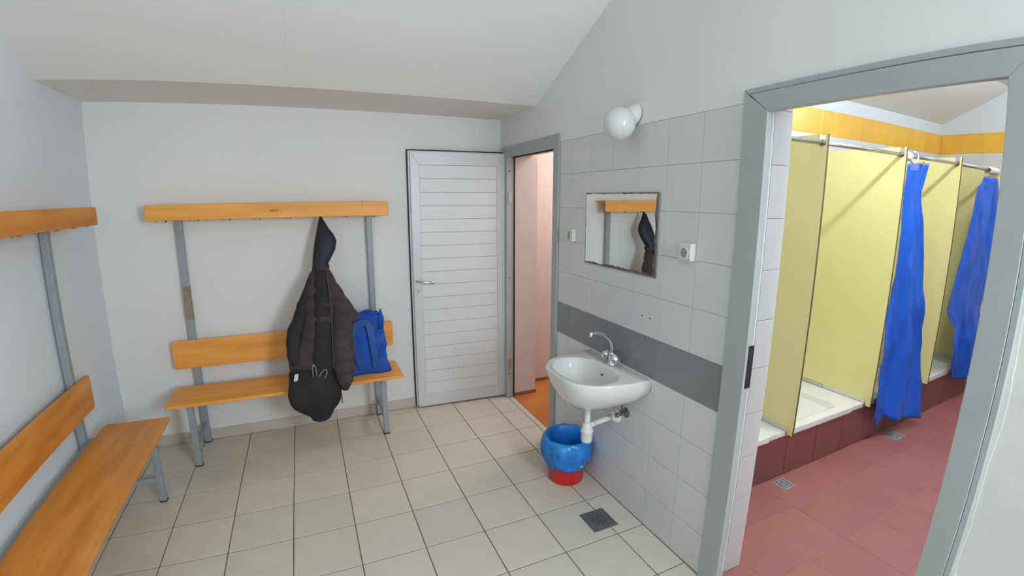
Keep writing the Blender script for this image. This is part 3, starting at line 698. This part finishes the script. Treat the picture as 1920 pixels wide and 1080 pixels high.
ln = [lr(.062, .045, .004, .004), lr(.093, .06, .003, .003), lr(.100, .12, .003, 0), lr(.108, .20, .003, 0), lr(.119, .272, .001, .002), lr(.128, .287, .001, .003), lr(.137, .281, .002, .003),
      lr(.145, .264, .010, .003), lr(.149, .240, .017, .002), lr(.148, .215, .024, .003), lr(.142, .185, .027, .008), lr(.134, .155, .022, .014), lr(.128, .130, .016, .022), lr(.124, .108, .010, .030)]
bi.part('bin_liner', MB().loft(ln, cap=False), 'liner', smooth=True, solid=.0012, label='crumpled blue plastic liner folded over the rim')
bi.part('liner_print', MB().box(-.150, -.128, 1.7165, 1.7185, .150, .157), 'yellowmark')

# ------------------------------------------------------------------ floor drains
dr = Thing('floor_drain', 'square grey metal floor drain in the beige tiles near the basin', 'drain', (-.19, 1.455, 0))
dr.part('plate', MB().box(-.264, -.117, 1.381, 1.531, -.002, .0022), 'galv', bevel=.001)
hc = (-.190, 1.456)
hp = [(0, 0)]+[(.017*math.cos(2*PI*k/6), .017*math.sin(2*PI*k/6)) for k in range(6)]+[(.033*math.cos(2*PI*k/11+.2), .033*math.sin(2*PI*k/11+.2)) for k in range(11)]
hm = mesh(MB().lathe([(.0036, 0), (.0036, .0006)], (0, 0, 0), (0, 0, 1), 10), 'hole', 'black')
for (x, y) in hp:
    o = bpy.data.objects.new('hole', hm); C.objects.link(o); o.parent = dr.o; o.location = (hc[0]+x-dr.loc[0], hc[1]+y-dr.loc[1], .0021)
def sdrain(r, label):
    cx, cy = (r[0]+r[1])/2, (r[2]+r[3])/2
    t = Thing('shower_floor_drain', label, 'drain', (cx, cy, 0), group='small drains in the red shower floor')
    t.part('plate', MB().box(r[0], r[1], r[2], r[3], -.002, .0018), 'drainpale', bevel=.001)
    for i in range(3):
        for j in range(6):
            x = r[0]+(r[1]-r[0])*(.22+.28*i); y = r[2]+(r[3]-r[2])*(.14+.145*j)
            o = t.part('slot', MB().box(x-.011, x+.011, y-.0025, y+.0025, .0016, .0023), 'stain')
sdrain(D1, 'small pale drain in the red floor before the first panel')
sdrain(D2, 'small pale drain in the red floor near the first curtain')

# ------------------------------------------------------------------ showers
PX = [1.045, 1.915, 2.785, 3.655]
pl = ['yellow shower partition panel nearest the doorway', 'second yellow shower partition from the doorway, largest face in view',
      'third yellow shower partition, behind the first blue curtain', 'farthest yellow shower partition, behind the second blue curtain']
poly = [(1.25, .285), (1.2845, .285), (1.2845, .306), (2.085, .306), (2.085, 2.015), (1.294, 2.015), (1.294, 1.955), (1.262, 1.955), (1.262, 2.015), (1.25, 2.015)]
for x, lb in zip(PX, pl):
    t = Thing('shower_partition', lb, 'partition', (x, 1.65, .285), group='yellow shower partitions')
    t.part('panel', MB().prism(poly, 'x', x-.006, x+.006), 'yellow')
    t.part('front_edge', MB().box(x-.0055, x+.0055, 1.2475, 1.2499, .286, 2.014), 'coreedge', label='dark front edge')
    t.part('foot_profile', MB().box(x-.014, x-.0065, 1.60, 2.085, .3065, .332), 'brushed')
    t.part('foot_filler', MB().box(x-.012, x-.0065, 1.2875, 1.595, .3065, .330), 'pvc')
tx = [(.222, .88), (1.075, 1.745), (1.945, 2.615), (2.815, 3.485), (3.685, 4.355)]
tl = ['white shower tray in the stall nearest the doorway', 'white shower tray between the first and second partitions, fully in view',
      'white shower tray behind the first blue curtain', 'white shower tray between the third and fourth partitions', 'white shower tray in the farthest stall']
for (x0, x1), lb in zip(tx, tl):
    t = Thing('shower_tray', lb, 'shower tray', ((x0+x1)/2, 1.68, .272), group='white shower trays')
    y0, y1 = 1.278, 2.085; cx, cy = (x0+x1)/2, (y0+y1)/2
    def rr_(ins, r, z): return [(x, y, z) for x, y in rrect(x0+ins, x1-ins, y0+ins, y1-ins, r, 5)]
    t.part('tray_shell', MB().loft([rr_(.002, .010, .274), rr_(0, .012, .285), rr_(0, .012, .312), rr_(.004, .012, .317), rr_(.055, .05, .317), rr_(.066, .06, .311), rr_(.085, .07, .275), rr_(.15, .08, .2735)]), 'tray', smooth=False, bevel=.002)
    t.part('waste_plate', MB().lathe([(.032, .274), (.030, .2765), (.01, .277)], (cx, cy+.2, 0), (0, 0, 1), 20), 'chrome', smooth=True)
lx = [(.884, 1.036), (1.749, 1.906), (2.619, 2.776), (3.489, 3.646), (4.359, 4.515)]
ll = 'tiled ledge strip'
for i, (x0, x1) in enumerate(lx):
    o = obj('ledge', MB().box(x0, x0+.062, 1.292, 2.085, .2725, .305).box(x0+.066, x1, 1.292, 2.085, .2725, .303), 'tray', pf, bevel=.002)
rod = [( .217, PX[0]-.0065), (PX[0]+.0065, PX[1]-.0065), (PX[1]+.0065, PX[2]-.0065), (PX[2]+.0065, PX[3]-.0065), (PX[3]+.0065, XE)]
rlb = ['chrome curtain rod of the stall nearest the doorway', 'chrome curtain rod between the first and second partitions, no curtain on it',
       'chrome curtain rod carrying the first blue curtain', 'chrome curtain rod carrying the second blue curtain', 'chrome curtain rod of the farthest stall']
for (x0, x1), lb in zip(rod, rlb):
    t = Thing('curtain_rod', lb, 'curtain rod', ((x0+x1)/2, 1.278, 1.968), group='shower curtain rods')
    t.part('rod', MB().tube([(x0, 1.278, 1.968), (x1, 1.278, 1.968)], .0125, 16), 'brushed', smooth=True)
    t.part('end_cap', MB().tube([(x1-.012, 1.278, 1.968), (x1, 1.278, 1.968)], .0165, 16), 'oldmetal', smooth=True)
    t.part('end_cap', MB().tube([(x0, 1.278, 1.968), (x0+.012, 1.278, 1.968)], .0165, 16), 'oldmetal', smooth=True)
def curtain(label, left, right, ytab, folds, loc, bottom, seed, ztop, patch=None):
    """left/right: z -> x tables; ytab: z -> y; bottom(s): z of hem at parameter s"""
    t = Thing('shower_curtain', label, 'curtain', loc, group='blue shower curtains')
    nu, nv = 72, 80; V = []; F = []
    for j in range(nv+1):
        for i in range(nu+1):
            s_ = i/nu; zb = bottom(s_); z = ztop(s_)+(zb-ztop(s_))*j/nv
            l = lerp_table(left, z)[0]; r = lerp_table(right, z)[0]; y = 1.252+(lerp_table(ytab, z)[0]-1.252)*min(1, s_*1.3)
            amp = folds*(.5+.9*j/nv)
            ph = s_*2*PI*1.5+noise.noise(Vector((s_*1.5, z*1.3, seed)))*3.2
            yy = y+amp*math.sin(ph)+.026*noise.noise(Vector((s_*3.2, z*2.6, seed+5)))+.012*noise.noise(Vector((s_*9, z*7, seed+9)))
            xx = l+(r-l)*s_+amp*.5*math.cos(ph)*math.sin(PI*s_)
            V.append((xx, min(yy, 1.262), z))
    for j in range(nv):
        for i in range(nu):
            a = j*(nu+1)+i; F.append((a, a+1, a+nu+2, a+nu+1))
    mb = MB().add(V, F)
    t.part('curtain_sheet', mb, 'curtain', smooth=True, solid=.0015)
    if patch:
        i0, i1, j0, j1 = patch; pv = [(V[j*(nu+1)+i][0], V[j*(nu+1)+i][1]-.0025, V[j*(nu+1)+i][2]) for j in range(j0, j1+1) for i in range(i0, i1+1)]; w_ = i1-i0+1
        pf_ = [(j*w_+i, j*w_+i+1, (j+1)*w_+i+1, (j+1)*w_+i) for j in range(j1-j0) for i in range(i1-i0)]
        t.part('clear_patch', MB().add(pv, pf_), 'curtain_pale', smooth=True, label='pale clear patch at the top hem')
    return t
def ring_bunch(t, x0, n, dx, r_=.025):
    for k in range(n):
        x = x0+k*dx; th = .25*math.sin(k*1.7)
        p = [(x+th*.01*math.sin(a), 1.278+r_*math.cos(a), 1.962+r_*math.sin(a)) for a in [2*PI*q/20 for q in range(21)]]
        t.part('ring', MB().tube(p, .005, 8, cap=False), 'pvc', smooth=True)
c1 = curtain('blue shower curtain hanging next to the second partition, gathered narrow', 
     [(.0, 1.965), (.3, 1.955), (.8, 1.932), (1.9, 1.955)], [(.05, 2.57), (.3, 2.535), (.7, 2.46), (1.0, 2.385), (1.4, 2.275), (1.62, 2.215), (1.74, 2.205), (1.93, 2.275)],
     [(.0, 1.165), (.3, 1.19), (.6, 1.225), (1.2, 1.245), (1.93, 1.25)], .014, (2.1, 1.25, .1),
     lambda s: .19-.07*math.exp(-((s-.14)/.05)**2)+.02*math.exp(-((s-.26)/.05)**2)-.11*s, 1.3, lambda s: 1.915+.02*s, (12, 38, 0, 2))
ring_bunch(c1, 1.945, 7, .0095)
lp = [(2.052+.052*math.cos(a), 1.262, 1.958+.034*math.sin(a)) for a in [PI*(.62-1.5*k/16) for k in range(17)]]
c1.part('curtain_hook', MB().tube(lp, .0058, 8), 'pvc', smooth=True)
c1.part('curtain_hook', MB().tube([(2.10, 1.25, 1.925), (2.125, 1.247, 1.912), (2.15, 1.25, 1.922), (2.17, 1.255, 1.940)], .0035, 8), 'oldmetal', smooth=True)
c2 = curtain('blue shower curtain bunched at the farthest partition, partly hidden by the door frame',
     [(.15, 3.26), (.26, 3.225), (.41, 3.12), (.58, 3.06), (.69, 3.09), (.86, 2.935), (1.0, 2.965), (1.3, 3.04), (1.6, 3.11), (1.82, 3.17), (1.86, 3.27), (1.92, 3.30)], [(.1, 3.66), (1.0, 3.66), (1.8, 3.64), (1.93, 3.585)],
     [(.0, 1.20), (.3, 1.205), (.8, 1.235), (1.93, 1.25)], .016, (3.4, 1.25, .2), lambda s: .25-.07*s, 6.1, lambda s: 1.905)
ring_bunch(c2, 3.42, 16, .0125)
